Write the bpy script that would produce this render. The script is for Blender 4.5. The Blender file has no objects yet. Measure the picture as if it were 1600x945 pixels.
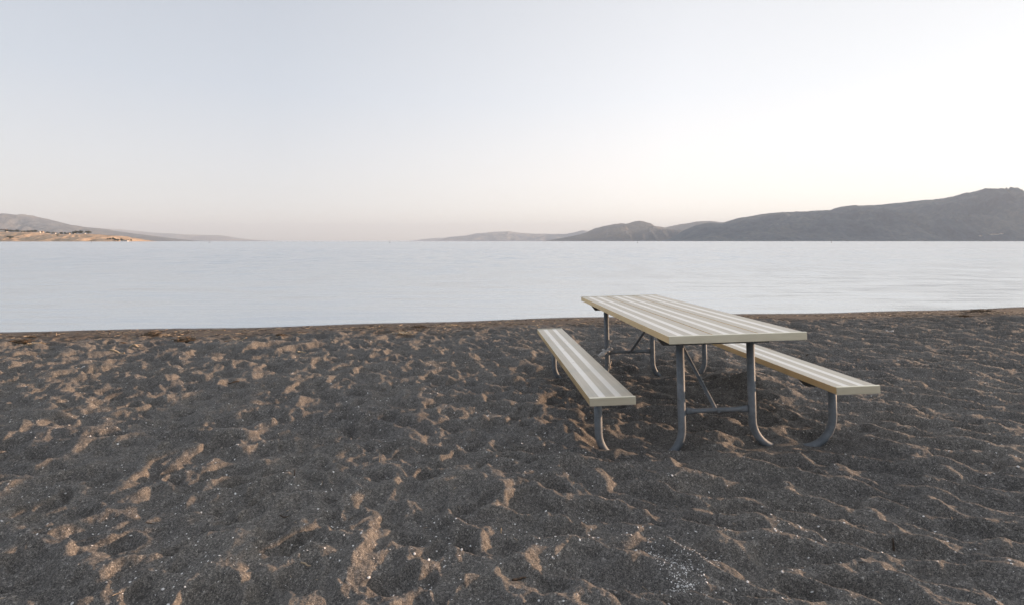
import bpy, bmesh, math, random
import numpy as np
from mathutils import Vector, Matrix
random.seed(7)
RNG = np.random.default_rng(11)
C = bpy.context.scene.collection
PI = math.pi

# ------------------------------------------------------------------ camera
F_PX, CX, HY, CAM_H = 838.0, 800.0, 377.0, 1.257
sc = bpy.context.scene
cd = bpy.data.cameras.new('camera')
cam = bpy.data.objects.new('camera', cd); C.objects.link(cam)
cam.location = (0, 0, CAM_H); cam.rotation_euler = (PI/2, 0, 0)
cd.sensor_width = 36.0; cd.lens = 36.0*F_PX/1600.0
cd.shift_y = -(472.5-HY)/1600.0
cd.clip_start = 0.05; cd.clip_end = 90000
sc.camera = cam

# ------------------------------------------------------------------ sky and sun
SUN_AZ, SUN_EL = math.radians(72), math.radians(6.8)      # azimuth clockwise from the view direction (+Y)
SUN_DIR = Vector((math.sin(SUN_AZ)*math.cos(SUN_EL), math.cos(SUN_AZ)*math.cos(SUN_EL), math.sin(SUN_EL)))
w = bpy.data.worlds.new('World'); sc.world = w; w.use_nodes = True
nt = w.node_tree; nt.nodes.clear()
def N(nt, t, **k):
    n = nt.nodes.new(t)
    for a, b in k.items(): setattr(n, a, b)
    return n
out = N(nt, 'ShaderNodeOutputWorld'); bg = N(nt, 'ShaderNodeBackground')
sky = N(nt, 'ShaderNodeTexSky', sky_type='NISHITA', sun_disc=False, sun_elevation=SUN_EL, sun_rotation=SUN_AZ,
        altitude=1900, air_density=1.0, dust_density=2.0, ozone_density=1.5)
hsv = N(nt, 'ShaderNodeHueSaturation'); hsv.inputs['Saturation'].default_value = 0.45
mx = N(nt, 'ShaderNodeMix', data_type='RGBA', blend_type='MIX'); mx.inputs[0].default_value = 0.62
# thin high veil that evens out the sky, brighter towards the side the sun stands on
wc = N(nt, 'ShaderNodeTexCoord'); dt = N(nt, 'ShaderNodeVectorMath', operation='DOT_PRODUCT'); dt.inputs[1].default_value = (math.sin(SUN_AZ), math.cos(SUN_AZ), 0)
nt.links.new(wc.outputs['Generated'], dt.inputs[0])
vr = N(nt, 'ShaderNodeMapRange'); vr.inputs[1].default_value = -1; vr.inputs[2].default_value = 1; nt.links.new(dt.outputs['Value'], vr.inputs[0])
cr = N(nt, 'ShaderNodeValToRGB'); ce = cr.color_ramp.elements; ce.new(.5); ce.new(.8); ce.new(.9); ce.new(.95)
for k, (p_, c_) in enumerate([(0, (.104, .111, .123)), (.45, (.119, .127, .141)), (.78, (.176, .177, .182)), (.948, (.178, .176, .174)), (.968, (.46, .42, .37)), (1, (1.0, .86, .70))]): ce[k].position = p_; ce[k].color = (*c_, 1)
nt.links.new(vr.outputs[0], cr.inputs[0])
vs_ = N(nt, 'ShaderNodeVectorMath', operation='SCALE'); vs_.inputs['Scale'].default_value = 58; hz_ = N(nt, 'ShaderNodeSeparateXYZ'); nt.links.new(wc.outputs['Generated'], hz_.inputs[0])
hr = N(nt, 'ShaderNodeValToRGB'); he = hr.color_ramp.elements; he.new(.5); he.new(.6)
for k, (p_, c_) in enumerate([(0, (1, .86, .72)), (.06, (.92, .83, .735)), (.25, (.74, .73, .72)), (.55, (.60, .60, .605))]): he[k].position = p_; he[k].color = (*c_, 1)
nt.links.new(hz_.outputs[2], hr.inputs[0])
hm = N(nt, 'ShaderNodeMix', data_type='RGBA', blend_type='MULTIPLY'); hm.inputs[0].default_value = 1
nt.links.new(cr.outputs[0], hm.inputs[6]); nt.links.new(hr.outputs[0], hm.inputs[7])
nt.links.new(hm.outputs[2], vs_.inputs[0])
nt.links.new(vs_.outputs[0], mx.inputs[7])
nt.links.new(sky.outputs[0], hsv.inputs['Color'])
nt.links.new(hsv.outputs[0], mx.inputs[6])
nt.links.new(mx.outputs[2], bg.inputs['Color'])
bg.inputs['Strength'].default_value = 0.066
nt.links.new(bg.outputs[0], out.inputs['Surface'])
w.cycles.sampling_method = 'MANUAL'; w.cycles.sample_map_resolution = 512

sl = bpy.data.lights.new('sun', 'SUN'); so = bpy.data.objects.new('sun', sl); C.objects.link(so)
sl.energy = 3.6; sl.angle = math.radians(0.5); sl.color = (1.0, 0.63, 0.39)
so.rotation_euler = (-SUN_DIR).to_track_quat('-Z', 'Y').to_euler(); so.location = (20, 10, 30)

sc.view_settings.view_transform = 'Standard'; sc.view_settings.look = 'None'
sc.view_settings.exposure = 1.42; sc.view_settings.gamma = 1.0; sc.view_settings.use_curve_mapping = False
sc.cycles.max_bounces = 6; sc.cycles.volume_bounces = 0; sc.cycles.caustics_reflective = False; sc.cycles.caustics_refractive = False
sc.cycles.use_denoising = True
sc.cycles.sample_clamp_indirect = 4

# ------------------------------------------------------------------ numpy noise
def _h(ix, iy, s):
    n = (ix.astype(np.int64)*374761393 + iy.astype(np.int64)*668265263 + s*974634777) & 0xffffffff
    n = ((n ^ (n >> 13))*1274126177) & 0xffffffff
    n = ((n ^ (n >> 16))*2246822519) & 0xffffffff
    return ((n ^ (n >> 15)) & 0xffffff)/float(0xffffff)
def perlin(x, y, s=0):
    ix, iy = np.floor(x), np.floor(y); fx, fy = x-ix, y-iy
    u, v = fx*fx*fx*(fx*(fx*6-15)+10), fy*fy*fy*(fy*(fy*6-15)+10)
    def g(dx, dy):
        a = _h(ix+dx, iy+dy, s)*2*PI
        return np.cos(a)*(fx-dx)+np.sin(a)*(fy-dy)
    a = g(0, 0)*(1-u)+g(1, 0)*u; b = g(0, 1)*(1-u)+g(1, 1)*u
    return (a*(1-v)+b*v)*1.5
def fbm(x, y, s=0, o=4, gain=.5):
    r = 0; a = 1.0
    for k in range(o):
        r = r+a*perlin(x*2**k+k*17.3, y*2**k-k*9.1, s+k); a *= gain
    return r
def bowls(x, y, s, k=14.0, jit=.9):
    """smooth minimum of squared distances to scattered points: round hollows that meet in narrow crests"""
    ix, iy = np.floor(x), np.floor(y); acc = np.zeros_like(x)
    for dx in (-1, 0, 1):
        for dy in (-1, 0, 1):
            cx, cy = ix+dx, iy+dy
            px = cx+.5+(_h(cx, cy, s)-.5)*jit; py = cy+.5+(_h(cx, cy, s+5)-.5)*jit
            off = (_h(cx, cy, s+9)-.5)*.22
            d2 = (x-px)**2+(y-py)**2+off
            acc += np.exp(-k*d2)
    return -np.log(acc+1e-30)/k
def sstep(a, b, x):
    t = np.clip((x-a)/(b-a), 0, 1); return t*t*(3-2*t)

WATER_Z = -0.12
def shore_y(x): return 9.43+.167*x+.10*np.sin(x*.55+.6)+.05*np.sin(x*1.9)
MOUNDS = [  # x, y, height, rx, ry
    (1.88, 4.22, .15, .34, .30), (0.33, 3.35, .05, .22, .5), (1.25, 3.02, .02, .3, .12), (2.15, 3.0, .03, .3, .2),
    (1.70, 3.13, -.03, .16, .12)]
PINS = [(1.52, 1.62, 3.12, .078, .09), (1.74, 1.90, 3.10, .040, .09), (1.40, 1.46, 3.10, .058, .10), (.92, 1.0, 3.10, .042, .10), (.49, .56, 3.12, .046, .10),
        (.33, .42, 4.88, .002, .16), (.84, .90, 4.88, .010, .13), (1.30, 1.38, 4.88, .012, .13), (1.68, 1.76, 4.88, .012, .13)]   # sand heaped or scoured round the near legs
GX0, GY0, GS = -15.0, .6, .0115
def tread():
    """the beach as it was trodden: thousands of dents pressed one over another, each with its pushed-up rim"""
    nx, ny = int(31/GS), int(11.9/GS); Hm = np.zeros((ny, nx), np.float32); rs = np.random.default_rng(5)
    n = 16000; py = .8+11.2*rs.random(n)**.8; px = (rs.random(n)*2-1)*(1.25*py+.9)
    rr = np.clip((px/py+.25)/.9, 0, 1)+rs.normal(0, .22, n)            # towards the right the dents are drawn out into crests
    kk = rs.random(n)**2; o_ = np.argsort(-kk+rs.normal(0, .16, n)); px, py, rr, kk = px[o_], py[o_], rr[o_], kk[o_]   # broad hollows first, small scuffs over them
    for x, y, q, k2 in zip(px, py, rr, kk):
        if q > .5:
            ra, rb, th = .17+.36*k2+rs.uniform(0, .12), .065+.07*k2+rs.uniform(0, .02), -.38+rs.normal(0, .20); dp = .018+.034*k2+rs.uniform(0, .012); rim = rs.uniform(.35, .75)
        else:
            sz = .55+1.35*k2; ra, rb, th = .145*sz*rs.uniform(.8, 1.25), .10*sz, rs.uniform(0, PI); dp = rs.uniform(.014, .036)*(.55+.75*sz); rim = rs.uniform(.2, .5)*(.4+.6*k2)+.1
        R_ = max(ra, rb)*1.75; i0, i1 = int((y-R_-GY0)/GS), int((y+R_-GY0)/GS); j0, j1 = int((x-R_-GX0)/GS), int((x+R_-GX0)/GS)
        i0, j0, i1, j1 = max(i0, 0), max(j0, 0), min(i1, ny), min(j1, nx)
        if i1-i0 < 3 or j1-j0 < 3: continue
        Y = (GY0+np.arange(i0, i1)*GS-y)[:, None]; X = (GX0+np.arange(j0, j1)*GS-x)[None, :]
        c_, s_ = math.cos(th), math.sin(th); a = (X*c_+Y*s_)/ra; b = (-X*s_+Y*c_)/rb
        ph = rs.uniform(0, 2*PI); w1, w2 = rs.uniform(0, 6.28, 2)
        ang = np.arctan2(b, a); r_ = np.sqrt(a*a+b*b)*(1+.10*np.sin(2*ang+w1)+.07*np.sin(3*ang+w2))
        ins = np.where(r_ < 1.06, (1-(r_/1.06)**2), 0)**.85
        crest = np.exp(-np.abs((r_-1.10)/np.where(r_ < 1.10, .11, .24))**1.35)*(1+.75*np.cos(ang-ph))
        w_ = np.exp(-(r_/1.08)**6)*.62
        P = Hm[i0:i1, j0:j1]; m_ = P.mean()*.55
        P[:] = P*(1-w_)+m_*w_-dp*ins+dp*rim*crest
    for _ in range(1):
        Hm[1:-1, 1:-1] = Hm[1:-1, 1:-1]*.4+.15*(Hm[:-2, 1:-1]+Hm[2:, 1:-1]+Hm[1:-1, :-2]+Hm[1:-1, 2:])
    # take out slow drifts so the beach stays level
    k = 64; c = Hm[:ny//k*k, :nx//k*k].reshape(ny//k, k, nx//k, k).mean((1, 3))
    return Hm, c, k
HM, HC, HK = tread()
def bil(A_, fi, fj):
    fi = np.clip(fi, 0, A_.shape[0]-1.001); fj = np.clip(fj, 0, A_.shape[1]-1.001); i = fi.astype(int); j = fj.astype(int); u = fi-i; v = fj-j
    return (A_[i, j]*(1-v)+A_[i, j+1]*v)*(1-u)+(A_[i+1, j]*(1-v)+A_[i+1, j+1]*v)*u
def trodden(x, y):
    fi, fj = (y-GY0)/GS, (x-GX0)/GS
    z = bil(HM, fi, fj)-bil(HC, fi/HK-.5, fj/HK-.5)
    edge = sstep(0, .4, y-GY0)*sstep(0, .8, x-GX0)*sstep(0, .8, GX0+31-x)
    t0, s0 = -.004, .030
    z = np.where(z > t0, t0+s0*(1-np.exp(-(z-t0)/s0)), z)     # loose sand slumps: crests stay low and rounded, hollows stay open
    return z*edge
def ground_height(x, y, detail=True):
    x = np.asarray(x, float); y = np.asarray(y, float)
    d = (shore_y(x)-y)                                  # distance inland from the waterline
    base = np.where(d > 0, WATER_Z+.17*(1-np.exp(-np.maximum(d, 0)/1.9))+np.clip(d-1.5, 0, 60)*.0045, WATER_Z+np.maximum(d, -20)*.085)
    base = base+.012*(1-sstep(0, 6, np.abs(y-3.5)))
    if not detail: return base
    amp = sstep(.75, 2.0, d+.35*perlin(x*.8, y*.8, 71))    # raked-flat strip by the water
    out = base+amp*.014*fbm(x*.55, y*.55, 3, 2)
    wx = x+.035*fbm(x*3.1, y*3.1, 21, 4, .6); wy = y+.035*fbm(x*3.1+40, y*3.1, 31, 4, .6)
    out = out+amp*trodden(wx, wy)*1.75
    out = out+amp*.075*(np.minimum(bowls(wx*2.0+5, wy*2.5, 27, 30), .45)-.2)*(1-.4*sstep(-1.5, 3, x))
    mask2 = np.clip(.45+.9*perlin(x*1.3, y*1.3+3, 43), .1, 1.1)
    out = out+amp*.019*(bowls(wx*9+3, wy*14, 17, 26)-.2)*mask2
    out = out+(.25+.75*amp)*.0052*fbm(x*8, y*9, 51, 5, .58)
    out = out+amp*.0022*fbm(x*30, y*30, 61, 3, .62)
    for mx_, my_, h, rx, ry in MOUNDS:
        q = np.sqrt(((x-mx_)/rx)**2+((y-my_)/ry)**2+.02)
        out = out+h*np.exp(-q*1.4)*1.3
    for x0, x1, yy, zz, rr in PINS:
        q = np.hypot(x-np.clip(x, x0, x1), (y-yy)*1.0)
        k_ = np.exp(-(q/rr)**2); out = out*(1-.85*k_)+k_*.85*zz
    return out
def gz(x, y): return float(ground_height(np.array([x]), np.array([y]))[0])
def at_ground(u, v):
    """the point of the beach seen at photo pixel (u, v); used once to place things where they lie"""
    z = 0.0
    for _ in range(7):
        Y = F_PX*(CAM_H-z)/(v-HY); X = (u-CX)/F_PX*Y; z = .5*z+.5*gz(X, Y)
    return X, Y, gz(X, Y)

# ------------------------------------------------------------------ materials
def mat(name):
    m = bpy.data.materials.new(name); m.use_nodes = True; t = m.node_tree; t.nodes.clear()
    o = N(t, 'ShaderNodeOutputMaterial'); p = N(t, 'ShaderNodeBsdfPrincipled'); t.links.new(p.outputs[0], o.inputs[0])
    return m, t, p
def L(t, a, b): t.links.new(a, b)
def coords(t, scale=(1, 1, 1), rot=(0, 0, 0), kind='Object'):
    c = N(t, 'ShaderNodeTexCoord'); m = N(t, 'ShaderNodeMapping'); m.inputs['Scale'].default_value = scale; m.inputs['Rotation'].default_value = rot
    L(t, c.outputs[kind], m.inputs[0]); return m.outputs[0]
def noise(t, v, scale, detail=4, rough=.5):
    n = N(t, 'ShaderNodeTexNoise'); n.inputs['Scale'].default_value = scale; n.inputs['Detail'].default_value = detail; n.inputs['Roughness'].default_value = rough
    L(t, v, n.inputs['Vector']); return n
def ramp(t, f, stops):
    r = N(t, 'ShaderNodeValToRGB'); e = r.color_ramp.elements
    while len(e) < len(stops): e.new(.5)
    for k, (p, c) in enumerate(stops): e[k].position = p; e[k].color = (*c, 1) if len(c) == 3 else c
    L(t, f, r.inputs[0]); return r.outputs[0]
def mixc(t, f, a, b, mode='MIX'):
    m = N(t, 'ShaderNodeMix', data_type='RGBA', blend_type=mode)
    for s, v in ((m.inputs[0], f), (m.inputs[6], a), (m.inputs[7], b)):
        if hasattr(v, 'links'): L(t, v, s)
        elif isinstance(v, (int, float)): s.default_value = v
        else: s.default_value = (*v, 1)
    return m.outputs[2]
def mth(t, op, a, b=None):
    m = N(t, 'ShaderNodeMath', operation=op)
    for s, v in ((m.inputs[0], a), (m.inputs[1], b)):
        if v is None: continue
        if hasattr(v, 'links'): L(t, v, s)
        else: s.default_value = v
    return m.outputs[0]
def bump(t, p, h, strength, dist, prev=None):
    b = N(t, 'ShaderNodeBump'); b.inputs['Strength'].default_value = strength; b.inputs['Distance'].default_value = dist
    L(t, h, b.inputs['Height'])
    if prev is not None: L(t, prev, b.inputs['Normal'])
    L(t, b.outputs[0], p.inputs['Normal']); return b.outputs[0]
def simple(name, col, rough=.7, metal=0, nscale=20, var=.25):
    m, t, p = mat(name); v = coords(t)
    n = noise(t, v, nscale)
    L(t, ramp(t, n.outputs[0], [(.3, tuple(c*(1-var) for c in col)), (.7, tuple(min(1, c*(1+var)) for c in col))]), p.inputs['Base Color'])
    p.inputs['Roughness'].default_value = rough; p.inputs['Metallic'].default_value = metal
    bump(t, p, n.outputs[0], .3, .01)
    return m

def make_sand():
    m, t, p = mat('dark_sand'); v = coords(t)
    vo = N(t, 'ShaderNodeTexVoronoi'); vo.inputs['Scale'].default_value = 340; L(t, v, vo.inputs['Vector'])
    sep = N(t, 'ShaderNodeSeparateColor'); L(t, vo.outputs['Color'], sep.inputs[0])
    grain = ramp(t, sep.outputs[0], [(0, (.040, .041, .043)), (.35, (.066, .066, .067)), (.7, (.098, .096, .093)), (.93, (.13, .127, .121)), (1, (.19, .187, .18))])
    vo2 = N(t, 'ShaderNodeTexVoronoi'); vo2.inputs['Scale'].default_value = 110; L(t, v, vo2.inputs['Vector'])
    sep2 = N(t, 'ShaderNodeSeparateColor'); L(t, vo2.outputs['Color'], sep2.inputs[0])
    g2 = ramp(t, sep2.outputs[1], [(0, (.72, .72, .72)), (.8, (1.05, 1.05, 1.05)), (.97, (1.25, 1.25, 1.25)), (1, (1.8, 1.8, 1.8))])
    col = mixc(t, 1.0, grain, g2, 'MULTIPLY')
    n1 = noise(t, v, 1.3, 5, .6)
    patch = ramp(t, n1.outputs[0], [(.35, (1.66, 1.60, 1.54)), (.65, (2.0, 1.89, 1.74))])
    col = mixc(t, 1.0, col, patch, 'MULTIPLY')
    # the strip by the water: damp, finer and browner (attribute set from the distance to the waterline)
    at = N(t, 'ShaderNodeAttribute'); at.attribute_name = 'strip'
    ns = noise(t, coords(t, (1.2, 5, 1)), 3.0, 6, .7)
    sc_ = ramp(t, ns.outputs[0], [(.3, (.065, .05, .04)), (.55, (.12, .092, .072)), (.75, (.19, .15, .115))])
    sc2 = mixc(t, .45, sc_, mixc(t, 1.0, grain, (1.5, 1.3, 1.1), 'MULTIPLY'))
    col = mixc(t, at.outputs['Fac'], col, sc2)
    wt = N(t, 'ShaderNodeAttribute'); wt.attribute_name = 'wet'
    col = mixc(t, wt.outputs['Fac'], col, mixc(t, 1.0, col, (.45, .42, .42), 'MULTIPLY'))
    L(t, col, p.inputs['Base Color'])
    rr = N(t, 'ShaderNodeMapRange'); rr.inputs[3].default_value = .88; rr.inputs[4].default_value = .35; L(t, wt.outputs['Fac'], rr.inputs[0]); L(t, rr.outputs[0], p.inputs['Roughness'])
    p.inputs['Specular IOR Level'].default_value = .25
    nb = noise(t, v, 90, 3, .6)
    b1 = bump(t, p, nb.outputs[0], .6, .006)
    inv = mth(t, 'SUBTRACT', 1.0, vo.outputs['Distance'])
    bump(t, p, inv, .7, .0022, b1)
    return m

def make_water():
    m, t, p = mat('lake_water')
    c = N(t, 'ShaderNodeNewGeometry')
    def slopes(scale, off):
        mp = N(t, 'ShaderNodeMapping'); mp.inputs['Scale'].default_value = scale; mp.inputs['Location'].default_value = off
        mp.inputs['Rotation'].default_value = (0, 0, math.radians(9))
        L(t, c.outputs['Position'], mp.inputs[0])
        n = N(t, 'ShaderNodeTexNoise'); n.inputs['Scale'].default_value = 1; n.inputs['Detail'].default_value = 2.5; n.inputs['Roughness'].default_value = .6
        L(t, mp.outputs[0], n.inputs['Vector'])
        s = N(t, 'ShaderNodeVectorMath', operation='SUBTRACT'); s.inputs[1].default_value = (.5, .5, .5); L(t, n.outputs['Color'], s.inputs[0])
        return s.outputs[0]
    def scaled(a, k):
        s = N(t, 'ShaderNodeVectorMath', operation='SCALE')
        L(t, a, s.inputs[0])
        if hasattr(k, 'links'): L(t, k, s.inputs['Scale'])
        else: s.inputs['Scale'].default_value = k
        return s.outputs[0]
    def add(a, b):
        s = N(t, 'ShaderNodeVectorMath', operation='ADD'); L(t, a, s.inputs[0]); L(t, b, s.inputs[1]); return s.outputs[0]
    sx = N(t, 'ShaderNodeSeparateXYZ'); L(t, c.outputs['Position'], sx.inputs[0])
    # ripples grow with the distance from the sheltered shore; wind streaks vary them
    dist = N(t, 'ShaderNodeMapRange', interpolation_type='SMOOTHSTEP'); dist.inputs[1].default_value = 11; dist.inputs[2].default_value = 50
    dist.inputs[3].default_value = .12; dist.inputs[4].default_value = 1
    L(t, sx.outputs[1], dist.inputs[0])
    mpw = N(t, 'ShaderNodeMapping'); mpw.inputs['Scale'].default_value = (.006, .022, 1); L(t, c.outputs['Position'], mpw.inputs[0])
    wn = N(t, 'ShaderNodeTexNoise'); wn.inputs['Scale'].default_value = 1; wn.inputs['Detail'].default_value = 3; L(t, mpw.outputs[0], wn.inputs['Vector'])
    wind = N(t, 'ShaderNodeMapRange'); wind.inputs[1].default_value = .3; wind.inputs[2].default_value = .7; wind.inputs[3].default_value = .65; wind.inputs[4].default_value = 1.2
    L(t, wn.outputs[0], wind.inputs[0])
    k = mth(t, 'MULTIPLY', dist.outputs[0], wind.outputs[0])
    fine = add(scaled(slopes((2.2, 3.6, 1), (0, 0, 0)), .50), scaled(slopes((.40, .75, 1), (31, 7, 0)), .55))
    fine = add(fine, add(scaled(slopes((.85, .32, 1), (11, 3, 0)), .50), scaled(slopes((.26, .08, 1), (3, 17, 0)), .16)))
    fine = scaled(fine, k)
    swell = scaled(slopes((.30, 3.0, 1), (5, 3, 0)), .17)
    tot = add(fine, swell)
    mk = N(t, 'ShaderNodeVectorMath', operation='MULTIPLY'); mk.inputs[1].default_value = (.7, 1.0, 0); L(t, tot, mk.inputs[0])
    up = N(t, 'ShaderNodeVectorMath', operation='ADD'); up.inputs[1].default_value = (0, 0, 1); L(t, mk.outputs[0], up.inputs[0])
    nz = N(t, 'ShaderNodeVectorMath', operation='NORMALIZE'); L(t, up.outputs[0], nz.inputs[0])
    L(t, nz.outputs[0], p.inputs['Normal'])
    rg = N(t, 'ShaderNodeMapRange', interpolation_type='SMOOTHSTEP'); rg.inputs[1].default_value = 9; rg.inputs[2].default_value = 32; rg.inputs[3].default_value = .20; rg.inputs[4].default_value = .24
    L(t, sx.outputs[1], rg.inputs[0]); L(t, rg.outputs[0], p.inputs['Roughness'])
    mr = N(t, 'ShaderNodeMapRange', interpolation_type='SMOOTHSTEP'); mr.inputs[1].default_value = 12; mr.inputs[2].default_value = 150; mr.inputs[3].default_value = .55; mr.inputs[4].default_value = .0
    L(t, sx.outputs[1], mr.inputs[0]); L(t, mr.outputs[0], p.inputs['Metallic'])

    p.inputs['Base Color'].default_value = (.46, .53, .585, 1); p.inputs['IOR'].default_value = 2.3; p.inputs['Metallic'].default_value = .14
    return m

def make_aluminium():
    """anodised plank: two bright polished stripes between finely grooved dull bands; object X runs across the plank"""
    m, t, p = mat('aluminium_plank'); c = N(t, 'ShaderNodeTexCoord'); s = N(t, 'ShaderNodeSeparateXYZ'); L(t, c.outputs['Object'], s.inputs[0])
    x = s.outputs[0]
    def band(cn, hw):
        d = mth(t, 'ABSOLUTE', mth(t, 'SUBTRACT', x, cn)); r = N(t, 'ShaderNodeMapRange'); r.inputs[1].default_value = hw-.0015; r.inputs[2].default_value = hw+.0015
        r.inputs[3].default_value = 1; r.inputs[4].default_value = 0; L(t, d, r.inputs[0]); return r.outputs[0]
    st = mth(t, 'MAXIMUM', band(-.048, .0175), band(.038, .0175))
    st = mth(t, 'MULTIPLY', st, 1.0)
    v = coords(t, (60, 1.2, 1)); sm = noise(t, v, 1, 4, .6)
    v2 = coords(t, (3, 2.2, 3)); bl = noise(t, v2, 1.5, 4, .6)
    dull = ramp(t, sm.outputs[0], [(.25, (.51, .49, .43)), (.75, (.64, .62, .55))])
    col = mixc(t, st, dull, (.77, .76, .73))
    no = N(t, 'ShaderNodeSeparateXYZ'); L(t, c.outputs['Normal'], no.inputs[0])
    side = mth(t, 'LESS_THAN', no.outputs[2], .5)              # smooth champagne-anodised folded side flange, golden reflection of sunlit sand put into its colour
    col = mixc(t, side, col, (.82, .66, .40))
    col = mixc(t, 1.0, col, ramp(t, bl.outputs[0], [(.35, (.88, .87, .85)), (.65, (1, 1, 1))]), 'MULTIPLY')
    L(t, col, p.inputs['Base Color']); p.inputs['Metallic'].default_value = .92
    r = N(t, 'ShaderNodeMapRange'); r.inputs[3].default_value = .46; r.inputs[4].default_value = .30; L(t, st, r.inputs[0])
    L(t, mth(t, 'ADD', r.outputs[0], mth(t, 'MULTIPLY', mth(t, 'SUBTRACT', bl.outputs[0], .5), .22)), p.inputs['Roughness'])
    wv = mth(t, 'SINE', mth(t, 'MULTIPLY', x, 2*PI/.0042))
    g = mth(t, 'MULTIPLY', wv, mth(t, 'SUBTRACT', 1.0, st))
    bump(t, p, g, .18, .0006)
    return m
def make_cap():
    m, t, p = mat('aluminium_cap'); v = coords(t, (3, 3, 12)); n = noise(t, v, 2.5, 5, .6)
    L(t, ramp(t, n.outputs[0], [(.3, (.72, .70, .57)), (.7, (.82, .80, .67))]), p.inputs['Base Color'])
    p.inputs['Metallic'].default_value = .75; p.inputs['Roughness'].default_value = .34; bump(t, p, n.outputs[0], .1, .002); return m
def make_galv():
    m, t, p = mat('galvanised_steel'); v = coords(t)
    vo = N(t, 'ShaderNodeTexVoronoi'); vo.inputs['Scale'].default_value = 45; L(t, v, vo.inputs['Vector'])
    s = N(t, 'ShaderNodeSeparateColor'); L(t, vo.outputs['Color'], s.inputs[0])
    n = noise(t, v, 14, 5, .65)
    a = ramp(t, n.outputs[0], [(.3, (.10, .12, .14)), (.7, (.23, .25, .27))])
    col = mixc(t, .35, a, ramp(t, s.outputs[0], [(0, (.10, .12, .145)), (1, (.21, .24, .275))]))
    L(t, col, p.inputs['Base Color']); p.inputs['Metallic'].default_value = .35
    L(t, ramp(t, n.outputs[0], [(.3, (.6,)*3), (.7, (.75,)*3)]), p.inputs['Roughness'])
    bump(t, p, n.outputs[0], .15, .003); return m
def make_hill(name, c1, c2, c3, s=.004):
    m, t, p = mat(name); v = coords(t); n = noise(t, v, s, 8, .62); n2 = noise(t, v, s*9, 6, .65)
    f = mth(t, 'ADD', mth(t, 'MULTIPLY', n.outputs[0], .6), mth(t, 'MULTIPLY', n2.outputs[0], .4))
    L(t, ramp(t, f, [(.38, c1), (.5, c2), (.62, c3)]), p.inputs['Base Color']); p.inputs['Roughness'].default_value = .95
    p.inputs['Specular IOR Level'].default_value = .1
    bump(t, p, n2.outputs[0], .9, .06/s); return m

M_SAND, M_WATER, M_ALU, M_CAP, M_GALV = make_sand(), make_water(), make_aluminium(), make_cap(), make_galv()
M_BLACK = simple('dark_steel', (.07, .072, .075), .5, .4)
M_SHELL = simple('white_shell', (.76, .75, .73), .5, 0, 60)
M_WOODP = simple('bleached_wood', (.42, .33, .23), .8, 0, 60, .4)
M_WOODD = simple('dark_driftwood', (.07, .05, .036), .85, 0, 60, .4)
M_WRACK = simple('brown_wrack', (.12, .085, .055), .85, 0, 60, .4)
M_WHITE = simple('white_plastic', (.55, .54, .53), .45, 0, 40, .1)
M_BUOY = simple('buoy_paint', (.08, .07, .07), .5, 0, 3)
M_WALLW = simple('pale_render', (.70, .66, .60), .8, 0, .5, .1)
M_WALLT = simple('tan_render', (.42, .34, .26), .8, 0, .5, .1)
M_ROOF = simple('brown_roof', (.15, .10, .08), .8, 0, .5, .2)
M_GLASS = simple('window_glass', (.04, .05, .06), .1, 0, .5, .1)
M_LEAF = simple('dark_foliage', (.045, .06, .035), .8, 0, .8, .4)
M_TRUNK = simple('bark', (.09, .065, .045), .9, 0, 2, .3)

# ------------------------------------------------------------------ object helpers
def link(name, me, m=None, parent=None, smooth=False):
    o = bpy.data.objects.new(name, me); C.objects.link(o)
    if m: me.materials.append(m)
    if parent: o.parent = parent
    if smooth: me.polygons.foreach_set('use_smooth', [True]*len(me.polygons))
    return o
def tag(o, label=None, cat=None, group=None, kind=None):
    if label: o['label'] = label
    if cat: o['category'] = cat
    if group: o['group'] = group
    if kind: o['kind'] = kind
    return o
def from_bm(name, bm, m=None, parent=None, smooth=False):
    me = bpy.data.meshes.new(name); bm.normal_update(); bm.to_mesh(me); bm.free(); return link(name, me, m, parent, smooth)
def empty(name, loc):
    o = bpy.data.objects.new(name, None); C.objects.link(o); o.location = loc; o.empty_display_size = .2; return o
def grid_mesh(name, X, Y, Z):
    r, c = X.shape; me = bpy.data.meshes.new(name)
    co = np.stack([X, Y, Z], -1).reshape(-1, 3).astype(np.float32)
    i = np.arange(r*c).reshape(r, c)
    f = np.stack([i[:-1, :-1], i[:-1, 1:], i[1:, 1:], i[1:, :-1]], -1).reshape(-1, 4)
    me.vertices.add(len(co)); me.vertices.foreach_set('co', co.ravel())
    me.loops.add(f.size); me.loops.foreach_set('vertex_index', f.ravel().astype(np.int32))
    me.polygons.add(len(f)); me.polygons.foreach_set('loop_start', np.arange(0, f.size, 4, dtype=np.int32))
    me.polygons.foreach_set('use_smooth', np.ones(len(f), bool))
    me.update(calc_edges=True); return me
def box_bm(bm, x0, x1, y0, y1, z0, z1, bev=0):
    vs = [bm.verts.new(c) for c in ((x0, y0, z0), (x1, y0, z0), (x1, y1, z0), (x0, y1, z0), (x0, y0, z1), (x1, y0, z1), (x1, y1, z1), (x0, y1, z1))]
    fs = [bm.faces.new([vs[i] for i in q]) for q in ((3, 2, 1, 0), (4, 5, 6, 7), (0, 1, 5, 4), (1, 2, 6, 5), (2, 3, 7, 6), (3, 0, 4, 7))]
    if bev:
        es = list({e for f in fs for e in f.edges})
        bmesh.ops.bevel(bm, geom=es, offset=bev, segments=2, affect='EDGES', profile=.6)
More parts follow.
